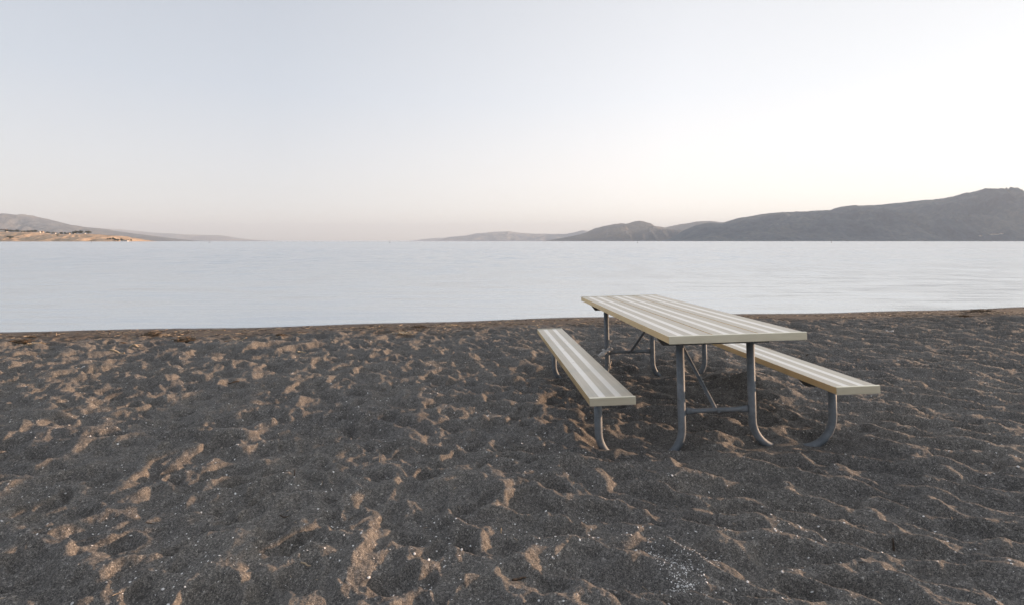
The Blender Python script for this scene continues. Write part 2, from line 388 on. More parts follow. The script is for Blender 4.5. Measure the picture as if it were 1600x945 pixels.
def tube_bm(bm, pts, rad, n=16, cap=True):
    pts = [Vector(p) for p in pts]; rads = rad if isinstance(rad, (list, tuple)) else [rad]*len(pts)
    T = [(pts[min(i+1, len(pts)-1)]-pts[max(i-1, 0)]).normalized() for i in range(len(pts))]
    ref = Vector((0, 1, 0)) if abs(T[0].y) < .9 else Vector((1, 0, 0))
    u = T[0].cross(ref).normalized(); rings = []
    for p, tt, r in zip(pts, T, rads):
        u = (u-tt*u.dot(tt)).normalized(); v = tt.cross(u)
        rr = r if isinstance(r, tuple) else (r, r)
        rings.append([bm.verts.new(p+u*math.cos(2*PI*k/n)*rr[0]+v*math.sin(2*PI*k/n)*rr[1]) for k in range(n)])
    for a, b in zip(rings, rings[1:]):
        for k in range(n): bm.faces.new((a[k], a[(k+1) % n], b[(k+1) % n], b[k]))
    if cap: bm.faces.new(rings[0][::-1]); bm.faces.new(rings[-1])

# ------------------------------------------------------------------ beach
def build_beach():
    tanv = np.linspace(-1.22, 1.22, 1500)
    rows = [-30., -12., -5., -2., -.6, .3, .8, 1.05]
    y = 1.15
    while y < 12.6:
        rows.append(y); y += min(max(y*y/1022*1.15, .0022), .022)
    rows += [13., 14, 16, 20, 30]
    Y = np.array(rows)[:, None]
    S = np.maximum(Y, 1.15)
    X = tanv[None, :]*S
    outer = np.array([.12, .3, .6, 1.1, 2, 4, 8, 16, 32, 60])*1.0
    XL = X[:, :1]-outer[::-1][None, :]*(1+0*Y); XR = X[:, -1:]+outer[None, :]
    X = np.concatenate([XL, X, XR], 1); Y = np.broadcast_to(Y, X.shape).copy()
    Z = ground_height(X, Y)
    me = grid_mesh('beach', X, Y, Z)
    d = shore_y(X)-Y
    strip = 1-sstep(.9, 2.0, d+.5*fbm(X*.9, Y*.9, 91, 3))
    wet = 1-sstep(.05, .42, d+.06*fbm(X*2, Y*2, 95, 2))
    for nm, a in (('strip', strip), ('wet', wet)):
        at = me.attributes.new(nm, 'FLOAT', 'POINT'); at.data.foreach_set('value', a.ravel().astype(np.float32))
    tag(link('beach_sand', me, M_SAND), kind='structure')
build_beach()

def build_water():
    xs = np.concatenate([-np.geomspace(60000, 20, 22), np.linspace(-18, 18, 19), np.geomspace(20, 60000, 22)])
    ys = np.concatenate([[6.5], np.linspace(8, 14, 5), np.geomspace(16, 60000, 24)])
    Y, X = np.meshgrid(ys, xs, indexing='ij')
    tag(link('lake_water', grid_mesh('lake_water', X, Y, np.full(X.shape, WATER_Z)), M_WATER), kind='structure')
build_water()

# ------------------------------------------------------------------ hills round the lake
def hill(name, prof, D, m, front=.72, back=1.3, seed=1, rough=.16, n=None, nt_=44, ends=(True, True)):
    pu = np.array([p[0] for p in prof], float); pv = np.array([p[1] for p in prof], float)
    n = n or int(max(60, (pu[-1]-pu[0])*.55))
    u = np.linspace(pu[0], pu[-1], n); v = np.interp(u, pu, pv)
    hz = (HY-v)/F_PX*D+CAM_H-WATER_Z
    t = np.linspace(0, 1, nt_); tc = .62                     # crest sits at t = tc
    dep = np.where(t < tc, front+(1-front)*(t/tc), 1+(back-1)*((t-tc)/(1-tc)))
    sh = np.where(t < tc, 1-(1-t/tc)**1.55, 1-((t-tc)/(1-tc))**1.4)
    U, Dp = np.meshgrid(u, dep, indexing='xy'); SH = sh[:, None]; Hc = hz[None, :]
    X = (U-CX)/F_PX*D*(.35+.65*Dp); Y = D*Dp
    sc_ = max(hz.max(), 30)*2.2
    nz = fbm(X/sc_+seed*3.3, Y/sc_, seed, 6, .55)
    rg = 1-np.abs(fbm(X/sc_*1.7, Y/sc_*.8+seed, seed+20, 5, .55))*2
    w_ = (SH*(1-SH)*4)**.6
    Z = Hc*SH*(1)+Hc*w_*(rough*nz+rough*1.1*(rg-.6))+Hc*.012*fbm(X/sc_*9, Y/sc_*9, seed+5, 3)*SH
    Z = Z*1.0+WATER_Z-.4*(1-SH)
    o = link(name, grid_mesh(name, X, Y, Z), m); return tag(o, kind='structure')
M_MTN = make_hill('hazed_scrub_mountain', (.055, .086, .118), (.085, .120, .152), (.16, .18, .19), .0022)  # scrub colour with the blue of the distance haze mixed in
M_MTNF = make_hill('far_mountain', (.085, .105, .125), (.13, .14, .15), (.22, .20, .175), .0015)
M_PALE = make_hill('haze_paled_hills', (.27, .285, .31), (.35, .36, .37), (.42, .40, .37), .0015)  # paling by haze is put into the colour of these hills
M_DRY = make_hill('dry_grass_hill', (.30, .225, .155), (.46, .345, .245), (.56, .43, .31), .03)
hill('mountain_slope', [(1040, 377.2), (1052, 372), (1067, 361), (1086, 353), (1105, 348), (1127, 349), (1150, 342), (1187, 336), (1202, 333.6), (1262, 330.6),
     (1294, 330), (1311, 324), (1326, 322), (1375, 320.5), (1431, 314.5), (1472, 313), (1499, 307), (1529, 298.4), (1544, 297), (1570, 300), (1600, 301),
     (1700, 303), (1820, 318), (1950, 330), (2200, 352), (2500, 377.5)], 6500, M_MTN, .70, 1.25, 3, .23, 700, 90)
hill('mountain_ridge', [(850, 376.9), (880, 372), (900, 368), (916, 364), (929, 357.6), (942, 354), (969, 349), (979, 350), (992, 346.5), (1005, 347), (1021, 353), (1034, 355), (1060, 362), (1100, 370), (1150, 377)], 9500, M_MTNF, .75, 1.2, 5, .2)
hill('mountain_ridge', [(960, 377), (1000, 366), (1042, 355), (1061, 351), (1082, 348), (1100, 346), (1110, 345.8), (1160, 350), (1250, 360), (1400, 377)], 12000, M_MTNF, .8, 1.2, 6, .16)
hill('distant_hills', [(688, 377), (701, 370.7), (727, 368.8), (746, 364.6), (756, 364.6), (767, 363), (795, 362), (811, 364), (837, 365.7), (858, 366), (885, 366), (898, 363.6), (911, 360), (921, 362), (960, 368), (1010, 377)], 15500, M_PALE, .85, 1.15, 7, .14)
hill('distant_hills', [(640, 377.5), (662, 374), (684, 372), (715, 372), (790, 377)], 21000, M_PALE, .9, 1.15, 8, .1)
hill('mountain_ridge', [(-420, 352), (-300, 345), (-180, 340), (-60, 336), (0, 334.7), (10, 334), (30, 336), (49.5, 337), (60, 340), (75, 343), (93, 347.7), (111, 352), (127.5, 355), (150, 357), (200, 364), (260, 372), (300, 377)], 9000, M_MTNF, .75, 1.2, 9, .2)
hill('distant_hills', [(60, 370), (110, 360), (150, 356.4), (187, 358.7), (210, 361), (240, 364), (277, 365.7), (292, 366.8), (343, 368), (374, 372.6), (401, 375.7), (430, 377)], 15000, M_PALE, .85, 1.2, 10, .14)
PROM = [(-500, 366), (-300, 360), (-120, 361), (0, 362.5), (15, 363), (60, 363.5), (72, 365.8), (105, 366.5), (142, 365.8), (157.5, 366.8), (170, 368), (190, 369), (198, 371.8), (205, 374), (210, 377.5)]
PD = 1800.0
hill('dry_headland', PROM, PD, M_DRY, .86, 1.25, 12, .16, 520, 60)

# ------------------------------------------------------------------ haze
def build_haze():
    bm = bmesh.new(); box_bm(bm, -17000, 19000, -2000, 24000, -3.5, 720)
    m = bpy.data.materials.new('lake_haze'); m.use_nodes = True; t = m.node_tree; t.nodes.clear()
    o = N(t, 'ShaderNodeOutputMaterial'); v = N(t, 'ShaderNodeVolumePrincipled')
    v.inputs['Color'].default_value = (.68, .82, 1.0, 1); v.inputs['Density'].default_value = 6.2e-5; v.inputs['Anisotropy'].default_value = .0
    L(t, v.outputs[0], o.inputs['Volume'])
    h = from_bm('haze', bm, m); tag(h, kind='stuff', label='thin pale haze lying over the lake and hills', cat='haze')
build_haze()

# ------------------------------------------------------------------ picnic table
def build_table():
    yaw, pitch, roll = .063, -.017, -.0204
    Mz, Mx, My = Matrix.Rotation(yaw, 4, 'Z'), Matrix.Rotation(pitch, 4, 'X'), Matrix.Rotation(roll, 4, 'Y')
    R = Mz@Mx@My
    top0 = Vector((1.2086, 2.8601, .76))
    root = empty('picnic_table', (0, 0, 0)); root.matrix_world = Matrix.Translation(top0+R@Vector((0, 0, -.76)))@R
    tag(root, 'aluminium picnic table with two attached benches on bent steel legs standing in dark sand', 'picnic table')
    T, W, LT = .0375, .7545, 2.4288; Z0 = .76
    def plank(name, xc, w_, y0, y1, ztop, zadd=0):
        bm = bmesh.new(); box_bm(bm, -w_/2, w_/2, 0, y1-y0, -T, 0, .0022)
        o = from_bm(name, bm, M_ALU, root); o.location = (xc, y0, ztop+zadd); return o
    pw = (W-.016)/3
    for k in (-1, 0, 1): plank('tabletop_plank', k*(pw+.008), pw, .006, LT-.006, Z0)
    def cap(x0, x1, y, sgn, ztop):
        bm = bmesh.new(); a, b = sorted((y, y+sgn*.0045)); box_bm(bm, x0-.0015, x1+.0015, a, b, -T-.0015, .0035, .0019)
        a, b = sorted((y+sgn*.0047, y+sgn*.016)); box_bm(bm, x0-.0013, x1+.0013, a, b, .0006, .0033, .0006)
        o = from_bm('end_cap', bm, M_CAP, root); o.location = (0, 0, ztop)
    cap(-W/2, W/2, 0, 1, Z0); cap(-W/2, W/2, LT, -1, Z0)
    HD, WB, OB, LB = .296, .2398, -.0444, 2.4498
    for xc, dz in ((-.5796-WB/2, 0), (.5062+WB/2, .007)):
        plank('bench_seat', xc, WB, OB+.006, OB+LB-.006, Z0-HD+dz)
        cap(xc-WB/2, xc+WB/2, OB, 1, Z0-HD+dz); cap(xc-WB/2, xc+WB/2, OB+LB, -1, Z0-HD+dz)
    RT = .0225
    for yf in (.29, 2.10):
        for sx in (-1, 1):
            xb, xt = sx*.705, sx*.212; zb = -.004 if sx < 0 or yf > 1 else .034; Rb = .18
            zt_b = Z0-HD-T-.012; zt_t = Z0-T-.04
            p = [(xb, yf, zt_b), (xb, yf, zb+Rb)]
            for k in range(1, 11): a = PI/2*k/10; p.append((xb-sx*Rb*(1-math.cos(a)), yf, zb+Rb-Rb*math.sin(a)))
            for k in range(0, 11): a = PI/2*(1-k/10); p.append((xt+sx*Rb*(1-math.cos(a)), yf, zb+Rb-Rb*math.sin(a)))
            p.append((xt, yf, zt_t))
            q = [p[0]]
            for a, b in zip(p, p[1:]):
                if (Vector(a)-Vector(b)).length > 1e-4: q.append(b)
            bm = bmesh.new(); tube_bm(bm, q, RT, 24); from_bm('leg', bm, M_GALV, root, True)
            # seat bracket
            bm = bmesh.new()
            xc = (-.5796-WB/2) if sx < 0 else (.5062+WB/2); dz = 0 if sx < 0 else .007
            a0, a1 = xc-WB*.46, xc+WB*.46; zt = Z0-HD-T+dz-.0018
            prism(bm, [(a0, zt), (a1, zt), (a1, zt-.006), (a1-.03, zt-.036), (a0+.03, zt-.036), (a0, zt-.006)], yf-.019, yf+.019)
            from_bm('seat_bracket', bm, M_BLACK, root)
        bm = bmesh.new(); zt = Z0-T-.0018
        prism(bm, [(-.358, zt), (.358, zt), (.352, zt-.006), (.315, zt-.056), (-.315, zt-.056), (-.352, zt-.006)], yf-.02, yf+.02)
        from_bm('support_beam', bm, M_BLACK, root)
        # crossbar with flattened ends
        zc = .277; bm = bmesh.new()
        xs = [-.192, -.172, -.150, -.12, .12, .150, .172, .192]
        rr = [(.006, .02), (.006, .02), (.0105, .0165), (.0135, .0135), (.0135, .0135), (.0105, .0165), (.006, .02), (.006, .02)]
        tube_bm(bm, [(x, yf, zc) for x in xs], [(b, a) for a, b in rr], 18); cb = from_bm('crossbar', bm, M_GALV, root, True)
        # diagonal brace to the middle of the tabletop
        yb = 1.08 if yf < 1 else 1.33
        a, b = Vector((0, yf+(.018 if yf < 1 else -.018), zc)), Vector((0, yb, Z0-T-.012)); d = (b-a).normalized()
        bm = bmesh.new(); tube_bm(bm, [a-d*.018, a+d*.02, a+d*.05, b-d*.05, b-d*.02, b], [(.013, .004), (.013, .0045), .0118, .0118, (.013, .0045), (.013, .004)], 16)
        from_bm('brace', bm, M_GALV, root, True)
        bm = bmesh.new(); ya = yf-.030; yc = yf+.030
        tube_bm(bm, [(0, ya, zc), (0, ya+.006, zc)], .0095, 6); tube_bm(bm, [(0, ya+.004, zc), (0, yc, zc)], .0045, 10); from_bm('bolt', bm, M_GALV, root)
    bm = bmesh.new(); zt = Z0-T-.0018
    prism(bm, [(-.34, zt), (.34, zt), (.34, zt-.006), (.30, zt-.025), (-.30, zt-.025), (-.34, zt-.006)], 1.195, 1.225)
    from_bm('support_beam', bm, M_BLACK, root)
    return root
def prism(bm, poly, y0, y1):
    a = [bm.verts.new((x, y0, z)) for x, z in poly]; b = [bm.verts.new((x, y1, z)) for x, z in poly]; n = len(poly)
    bm.faces.new(a); bm.faces.new(b[::-1])
    for k in range(n): bm.faces.new((a[k], b[k], b[(k+1) % n], a[(k+1) % n]))
    bmesh.ops.recalc_face_normals(bm, faces=bm.faces)
TABLE = build_table()

# ------------------------------------------------------------------ things lying on the beach
def rag(name, loc, scale, m, label, cat, seed=0, rz=0, parts=True):
    """crumpled strip of film: a bunched sheet pinched to a knot at one end"""
    rs = np.random.default_rng(seed); bm = bmesh.new(); n, k = 26, 12; V = []
    for i in range(n):
        t = i/(n-1); w_ = .16+.84*abs(math.sin(PI*(t-.38)))**.9 if t > .38 else .14+.9*(1-t/.38)
        ring = []
        for j in range(k):
            a = 2*PI*j/k; f = 1+.35*math.sin(a*3+t*9+seed)+rs.uniform(-.22, .22)
            ring.append(bm.verts.new(((t-.4)*1.9+rs.uniform(-.03, .03), math.cos(a)*w_*.30*f, math.sin(a)*w_*.20*f+.12*math.sin(t*6+seed))))
        V.append(ring)
    for a, b in zip(V, V[1:]):
        for j in range(k): bm.faces.new((a[j], a[(j+1) % k], b[(j+1) % k], b[j]))
    bm.faces.new(V[0][::-1]); bm.faces.new(V[-1])
    bmesh.ops.scale(bm, vec=(scale,)*3, verts=bm.verts)
    o = from_bm(name, bm, m, None, False); o.location = loc; o.rotation_euler = (0, 0, rz); return tag(o, label, cat)
def stick(name, u, v, length, rad, ang, m, label, cat, bend=.15, rise=0., seed=0, forks=0, group=None, tilt=0.):
    rs = np.random.default_rng(seed+100); x, y, z = at_ground(u, v); bm = bmesh.new()
    ca, sa = math.cos(ang), math.sin(ang)
    pts = []
    for i in range(9):
        t = i/8-.5; q = bend*length*math.sin((t+.5)*PI+seed)*.6+rs.uniform(-.02, .02)*length
        px, py = t*length*ca-q*sa, t*length*sa+q*ca
        pts.append((px, py, gz(x+px, y+py)-z+rad*.6+rise*(t+.5)*length+rs.uniform(0, .3)*rad))
    if tilt: pts = [(p[0]*.12, p[1]*.12, (i/8)*length*tilt-.01) for i, p in enumerate(pts)]
    tube_bm(bm, pts, [rad*(.55+.45*math.sin(PI*min(1, .15+i/9))) for i in range(9)], 7)
    for f in range(forks):
        i = 2+f*2 % 6; p = Vector(pts[i]); a2 = ang+rs.uniform(.4, 1.1)*(1 if f % 2 else -1)
        q = [p+Vector((math.cos(a2), math.sin(a2), rs.uniform(0, .5)))*length*.12*k for k in range(4)]
        tube_bm(bm, q, [rad*.6, rad*.5, rad*.35, rad*.2], 5)
    o = from_bm(name, bm, m, None, True); o.location = (x, y, z); tag(o, label, cat, group); return o
def clump(name, u, v, w_, h, m, label, cat, seed=0, n=60, group=None):
    """tangle of stalks and roots thrown up by the waves"""
    rs = np.random.default_rng(seed+300); x, y, z = at_ground(u, v); bm = bmesh.new()
    for _ in range(n):
        px, py = rs.normal(0, w_*.24), rs.normal(0, w_*.14); a = rs.uniform(0, 2*PI) if rs.random() < .4 else rs.normal(0, .5)
        ln = w_*rs.uniform(.12, .4); hh = max(0, 1-(px/(w_*.5))**2)*h*rs.uniform(0, 1); el = rs.uniform(-.1, .45)
        d = Vector((math.cos(a), math.sin(a), el*.6)); p = Vector((px, py, hh*.5+.002)); q = Vector((rs.uniform(-.1, .1), rs.uniform(-.1, .1), -.1))*ln
        r_ = w_*rs.uniform(.006, .018)
        tube_bm(bm, [p-d*ln*.5, p+q*.3, p+d*ln*.5], [r_*.6, r_, r_*.4], 5)
    bmesh.ops.create_icosphere(bm, subdivisions=3, radius=1, matrix=Matrix.Translation((0, 0, 0))@Matrix.Diagonal((w_*.30, w_*.15, h*.55, 1)))
    for v_ in bm.verts: v_.co += Vector((rs.normal(0, 1), rs.normal(0, 1), rs.normal(0, 1)))*w_*.006
    o = from_bm(name, bm, m); o.location = (x, y, z); return tag(o, label, cat, group)
def pebble_like(name, u, v, dims, m, label, cat, seed=0):
    rs = np.random.default_rng(seed+700); x, y, z = at_ground(u, v); bm = bmesh.new()
    bmesh.ops.create_icosphere(bm, subdivisions=3, radius=1)
    for v_ in bm.verts:
        n_ = v_.co.copy(); f = 1+.2*math.sin(n_.x*3.1+seed)+.15*math.cos(n_.y*4+n_.z*3+seed)
        v_.co = Vector((n_.x*dims[0], n_.y*dims[1], n_.z*dims[2]))*f*.5
    o = from_bm(name, bm, m, None, True); o.location = (x, y, z+dims[2]*.2); o.rotation_euler = (0, 0, rs.uniform(0, 3)); return tag(o, label, cat)

# film knotted round the far left table leg, and its loose end lower down
def knotted_film():
    Z = 4.95; x = (946-CX)/F_PX*Z; Y = 4.93
    root = empty('knotted_film', (x, Y, .25)); tag(root, 'torn white plastic film knotted round the far left steel leg of the picnic table', 'plastic film')
    rs = np.random.default_rng(5)
    def blob(name, pts, rad, jit):
        bm = bmesh.new(); tube_bm(bm, pts, rad, 12)
        for v_ in bm.verts: v_.co += Vector(rs.normal(0, jit, 3))
        return from_bm(name, bm, M_WHITE, root, False)
    blob('tail', [(.005, -.03, .012), (-.01, -.034, .0), (-.035, -.036, -.018), (-.055, -.036, -.030), (-.075, -.034, -.037)], [.010, .017, .022, .017, .006], .0018)
    ring = [(math.cos(a)*.028+.0, math.sin(a)*.028, .012) for a in np.linspace(0, 2*PI, 15)]
    blob('wrap', ring, [.008]*15, .0012)
    blob('knot', [(.012, -.04, .005), (.018, -.036, .014), (.026, -.034, .024)], [.012, .015, .010], .002)
    for k in range(6):
        a = .2+k*.45; d = Vector((math.cos(a)*.8+.25, rs.uniform(-.5, .1), math.sin(a)*.7)); p = Vector((.024, -.036, .022))
        blob('frill', [p, p+d*.018, p+d*.034], [.006, .009, .004], .002)
knotted_film()
cx_ = (951-CX)/F_PX*4.9; bm = bmesh.new()
tube_bm(bm, [(0, 0, 0), (.006, 0, .02), (-.002, 0, .035), (.012, 0, .055), (.016, 0, .075)], [.005, .008, .010, .007, .003], 8)
cord = from_bm('cord_scrap', bm, simple('cream_cord', (.62, .52, .42), .7, 0, 60, .2), None, True); cord.location = (cx_+.003, 4.88, .10); tag(cord, 'short cream cord end sticking up beside the foot of the far left table leg', 'cord')

rag('paper_scrap', (*at_ground(125, 573)[:2], at_ground(125, 573)[2]+.02), .040, M_WHITE, 'crumpled white scrap lying alone on the trampled sand at the left', 'litter', 3, .5)
rag('feather', (*at_ground(1389, 524)[:2], at_ground(1389, 524)[2]+.025), .045, M_WHITE, 'pale curled scrap in the sand beyond the right bench', 'litter', 8, -.7)
stick('driftwood_stick', 183, 550, .16, .011, .12, M_WOODP, 'straight pale driftwood stick below the brown wrack at the left shore', 'driftwood', .05, seed=1)
stick('driftwood_stick', 212, 541, .14, .013, .4, M_WOODP, 'short forked pale driftwood piece just above the straight stick', 'driftwood', .3, seed=2, forks=3)
stick('driftwood_stick', 342, 515, .20, .009, 0, M_WOODP, 'thin bleached stick lying close to the waterline left of centre', 'driftwood', .1, seed=3)
stick('driftwood_stick', 375, 531, .17, .012, .2, M_WOODP, 'pale stick beside dark debris on the strip below the waterline', 'driftwood', .15, seed=4)
stick('driftwood_stick', 471, 551, .09, .012, .3, M_WOODP, 'stubby bright wood chip on the sand left of the picnic bench', 'driftwood', .2, seed=5)
stick('driftwood_stick', 435, 514, .16, .008, .05, M_WOODP, 'narrow tan stalk in the shore strip near the centre left', 'driftwood', .1, seed=6)
stick('reed_stalk', 88, 523, .05, .005, 1.5, M_WOODP, 'little pale reed stub standing upright near the left waterline', 'reed', .05, seed=7, tilt=1)
stick('driftwood_stick', 478, 883, .036, .0032, .1, M_WOODP, 'tiny pale flat stick in the foreground sand left of centre', 'twig', .05, seed=8)
stick('dark_twig', 444, 807, .040, .0028, -.1, M_WOODD, 'small dark twig lying level in the foreground left of centre', 'twig', .1, seed=9)
stick('dark_twig', 313, 848, .035, .003, 1.3, M_WOODD, 'short dark twig pointing at the camera in the left foreground', 'twig', .1, seed=10)
stick('dark_twig', 236, 818, .035, .002, .3, M_WOODD, 'thin dark twig in the left foreground above the sunlit ridge', 'twig', .1, seed=11)
stick('dark_twig', 811, 906, .05, .004, .25, M_WOODD, 'brown twig half buried at the bottom centre of the beach', 'twig', .1, seed=12)
stick('dark_twig', 460, 747, .045, .0028, 1.2, M_WOODD, 'dark stub poking up from the middle left foreground sand', 'twig', .1, seed=13, tilt=1)
stick('wooden_peg', 1396, 858, .055, .0042, 1.5, M_WOODD, 'weathered brown peg standing upright in the right foreground sand', 'wooden peg', .03, seed=14, tilt=1)
stick('wooden_peg', 783, 832, .03, .003, 1.5, M_WOODP, 'pale splinter standing in the sand just below the centre of the beach', 'splinter', .03, seed=15, tilt=1)
stick('dark_twig', 1256, 560, .11, .006, .2, M_WOODD, 'forked black twig on the sand behind the right bench', 'twig', .2, seed=16, forks=4)
stick('dark_twig', 365, 597, .08, .006, .3, M_WOODD, 'stout dark twig in a hollow on the left of the beach', 'twig', .1, seed=17)
stick('grass_blade', 341, 767, .035, .0012, .4, simple('green_blade', (.16, .20, .07), .6), 'curled greenish grass blade on the left foreground sand', 'grass blade', .9, seed=18)
stick('straw', 503, 757, .03, .0016, .2, M_WOODP, 'orange straw splinter standing in the left middle foreground', 'straw', .1, seed=19, tilt=1)
stick('straw', 593, 722, .06, .0016, 1.5, M_WOODP, 'thin dry straw leaning on a sunlit crest left of centre', 'straw', .1, seed=20, tilt=1)
clump('wrack_clump', 237, 524, .26, .11, M_WRACK, 'tall dark brown wrack clump standing near the left waterline', 'wrack', 1, 90)
clump('wrack_clump', 287, 531, .34, .05, M_WRACK, 'flat tangle of twigs right of the tall brown clump', 'wrack', 2, 90)
clump('wrack_clump', 32, 536, .26, .07, M_WRACK, 'dark matted wrack heap near the left edge of the beach', 'wrack', 3, 90)
clump('wrack_clump', 55, 537, .26, .04, M_WOODP, 'straw coloured twigs spread right of the leftmost dark heap', 'wrack', 4, 70)
clump('wrack_clump', 191, 536, .12, .03, M_WRACK, 'small brown wrack patch between the dark heap and the tall clump', 'wrack', 5, 40)
clump('wrack_clump', 50, 526, .16, .03, M_WRACK, 'low dark wrack streak close to the water at the far left', 'wrack', 6, 40)
clump('wrack_clump', 352, 533, .16, .03, M_WRACK, 'low black wrack patch left of the pale stick on the strip', 'wrack', 7, 50)
clump('wrack_clump', 438, 524, .18, .05, M_WRACK, 'dark rounded wrack lump on the shore strip left of centre', 'wrack', 8, 50)
clump('wrack_clump', 655, 511, .26, .05, M_WRACK, 'dark wrack mound on the shore strip left of the far bench end', 'wrack', 9, 60)
clump('wrack_clump', 628, 521, .3, .03, M_WOODP, 'pale straw drift below the dark mound on the shore strip', 'wrack', 10, 60)
clump('wrack_clump', 708, 508, .22, .03, M_WOODP, 'thin straw patch near the water left of the picnic table', 'wrack', 11, 50)
clump('wrack_clump', 1532, 486, .5, .07, M_WRACK, 'wide dark wrack mound by the water at the right', 'wrack', 12, 80)
clump('wrack_clump', 1506, 494, .26, .05, M_WRACK, 'small dark wrack lump just below the wide mound at the right', 'wrack', 13, 50)

def litter():
    """bits of straw, reed and bark strewn over the shore strip"""
    rs = np.random.default_rng(77); V = []; Fc = []; mi = []
    def sliver(x, y, z, a, ln, r_, k):
        d = np.array([math.cos(a), math.sin(a), rs.uniform(-.06, .10)])*ln/2; s_ = np.array([-math.sin(a), math.cos(a), 0])*r_; u_ = np.array([0, 0, r_])
        p = np.array([x, y, z+r_*.6]); b = len(V)
        for q in (-d-s_*.5, -d+s_*.5, -d+u_*.8, d*.97-s_*.6, d*.97+s_*.6, d*.97+u_): V.append(p+q)
        for f in ((0, 1, 4, 3), (1, 2, 5, 4), (2, 0, 3, 5)): Fc.append([b+i for i in f]); mi.append(k)
        Fc.append([b, b+2, b+1]); mi.append(k); Fc.append([b+3, b+4, b+5]); mi.append(k)
    N_ = 9000; xs = rs.uniform(-9.5, 14, N_); ds = np.abs(rs.normal(.85, .40, N_)); keep = perlin(xs*1.1, ds*3, 5)+rs.normal(0, .25, N_) > .0
    xs, ds = xs[keep], ds[keep]; ys = shore_y(xs)-ds-.12; zs = ground_height(xs, ys)
    for x, y, z in zip(xs, ys, zs): sliver(x, y, z, rs.normal(.1, .55), rs.uniform(.015, .10)*(1.5 if rs.random() < .1 else .8), rs.uniform(.0018, .006), int(rs.random() < .5))
    N_ = 900; ys = rs.uniform(1.7, 8.5, N_); xs = rs.uniform(-1.0, 1.0, N_)*ys*1.05; zs = ground_height(xs, ys)
    for x, y, z in zip(xs, ys, zs): sliver(x, y, z, rs.uniform(0, 3.1), rs.uniform(.008, .03), rs.uniform(.0008, .002), int(rs.random() < .6))
    me = bpy.data.meshes.new('shore_litter'); me.from_pydata([tuple(v) for v in V], [], Fc); me.update()
    o = link('shore_litter', me, M_WOODP); me.materials.append(M_WOODD); me.polygons.foreach_set('material_index', mi)
    tag(o, 'fine straw and bark bits strewn over the sand and shore strip', 'beach litter', kind='stuff')
litter()
def shells():
    """white shell grit: lentil-shaped bits scattered thinly, thick in one patch in the foreground"""
    rs = np.random.default_rng(78); P = []
    N_ = 11000; ys = 1.35+rs.random(N_)**1.25*5.5; xs = rs.uniform(-1.05, 1.05, N_)*ys
    dens = perlin(xs*2.2, ys*2.2, 88)+rs.normal(0, .3, N_); k = dens > .12; xs, ys = xs[k], ys[k]
    zs = ground_height(xs, ys); low = ground_height(xs+.03, ys)+ground_height(xs-.03, ys)
    for x, y, z in zip(xs, ys, zs): P.append((x, y, z, 0.0017+.0046*rs.random()**2.4))
    def at(u, v): q = at_ground(u, v); return q[0], q[1]
    arms = [((1010, 862), (1040, 850), 26, 6), ((1058, 865), (1068, 920), 110, 12), ((1065, 900), (1078, 860), 60, 9), ((1100, 890), (1122, 862), 34, 5), ((1022, 872), (1034, 890), 22, 4), ((1085, 862), (1095, 882), 26, 5), ((1048, 905), (1078, 918), 60, 6), ((905, 795), (925, 810), 10, 8), ((855, 870), (865, 880), 14, 6), ((515, 825), (530, 815), 12, 5), ((520, 760), (560, 770), 12, 8)]
    for a, b, n, sp in arms:
        (xa, ya), (xb, yb) = at(*a), at(*b); t = rs.random(n); w_ = sp/F_PX*(ya+yb)/2
        X = xa+(xb-xa)*t+rs.normal(0, w_, n); Y = ya+(yb-ya)*t+rs.normal(0, w_*1.2, n)
        for x, y, z in zip(X, Y, ground_height(X, Y)): P.append((x, y, z, rs.uniform(.0016, .0034)))
    V = []; Fc = []
    for x, y, z, r_ in P:
        a = rs.uniform(0, 2*PI); e = rs.uniform(.6, 1); h = r_*rs.uniform(.3, .7); tx, ty = rs.normal(0, .35, 2); b = len(V)
        for rr, hh in ((0, h), ):
            z += .001; V.append((x, y, z+h+.0005))
        for k in range(7):
            q = 2*PI*k/7; X, Y = r_*math.cos(q), r_*e*math.sin(q); X, Y = X*math.cos(a)-Y*math.sin(a), X*math.sin(a)+Y*math.cos(a)
            V.append((x+X, y+Y, z+tx*X+ty*Y+.0006))
        for k in range(7): Fc.append((b, b+1+k, b+1+(k+1) % 7))
        V.append((x, y, z-h)); c_ = len(V)-1
        for k in range(7): Fc.append((c_, b+1+(k+1) % 7, b+1+k))
    me = bpy.data.meshes.new('shell_grit'); me.from_pydata(V, [], Fc); me.update()
    tag(link('shell_grit', me, M_SHELL), 'tiny white shell fragments scattered over the dark sand', 'shell grit', kind='stuff')
shells()

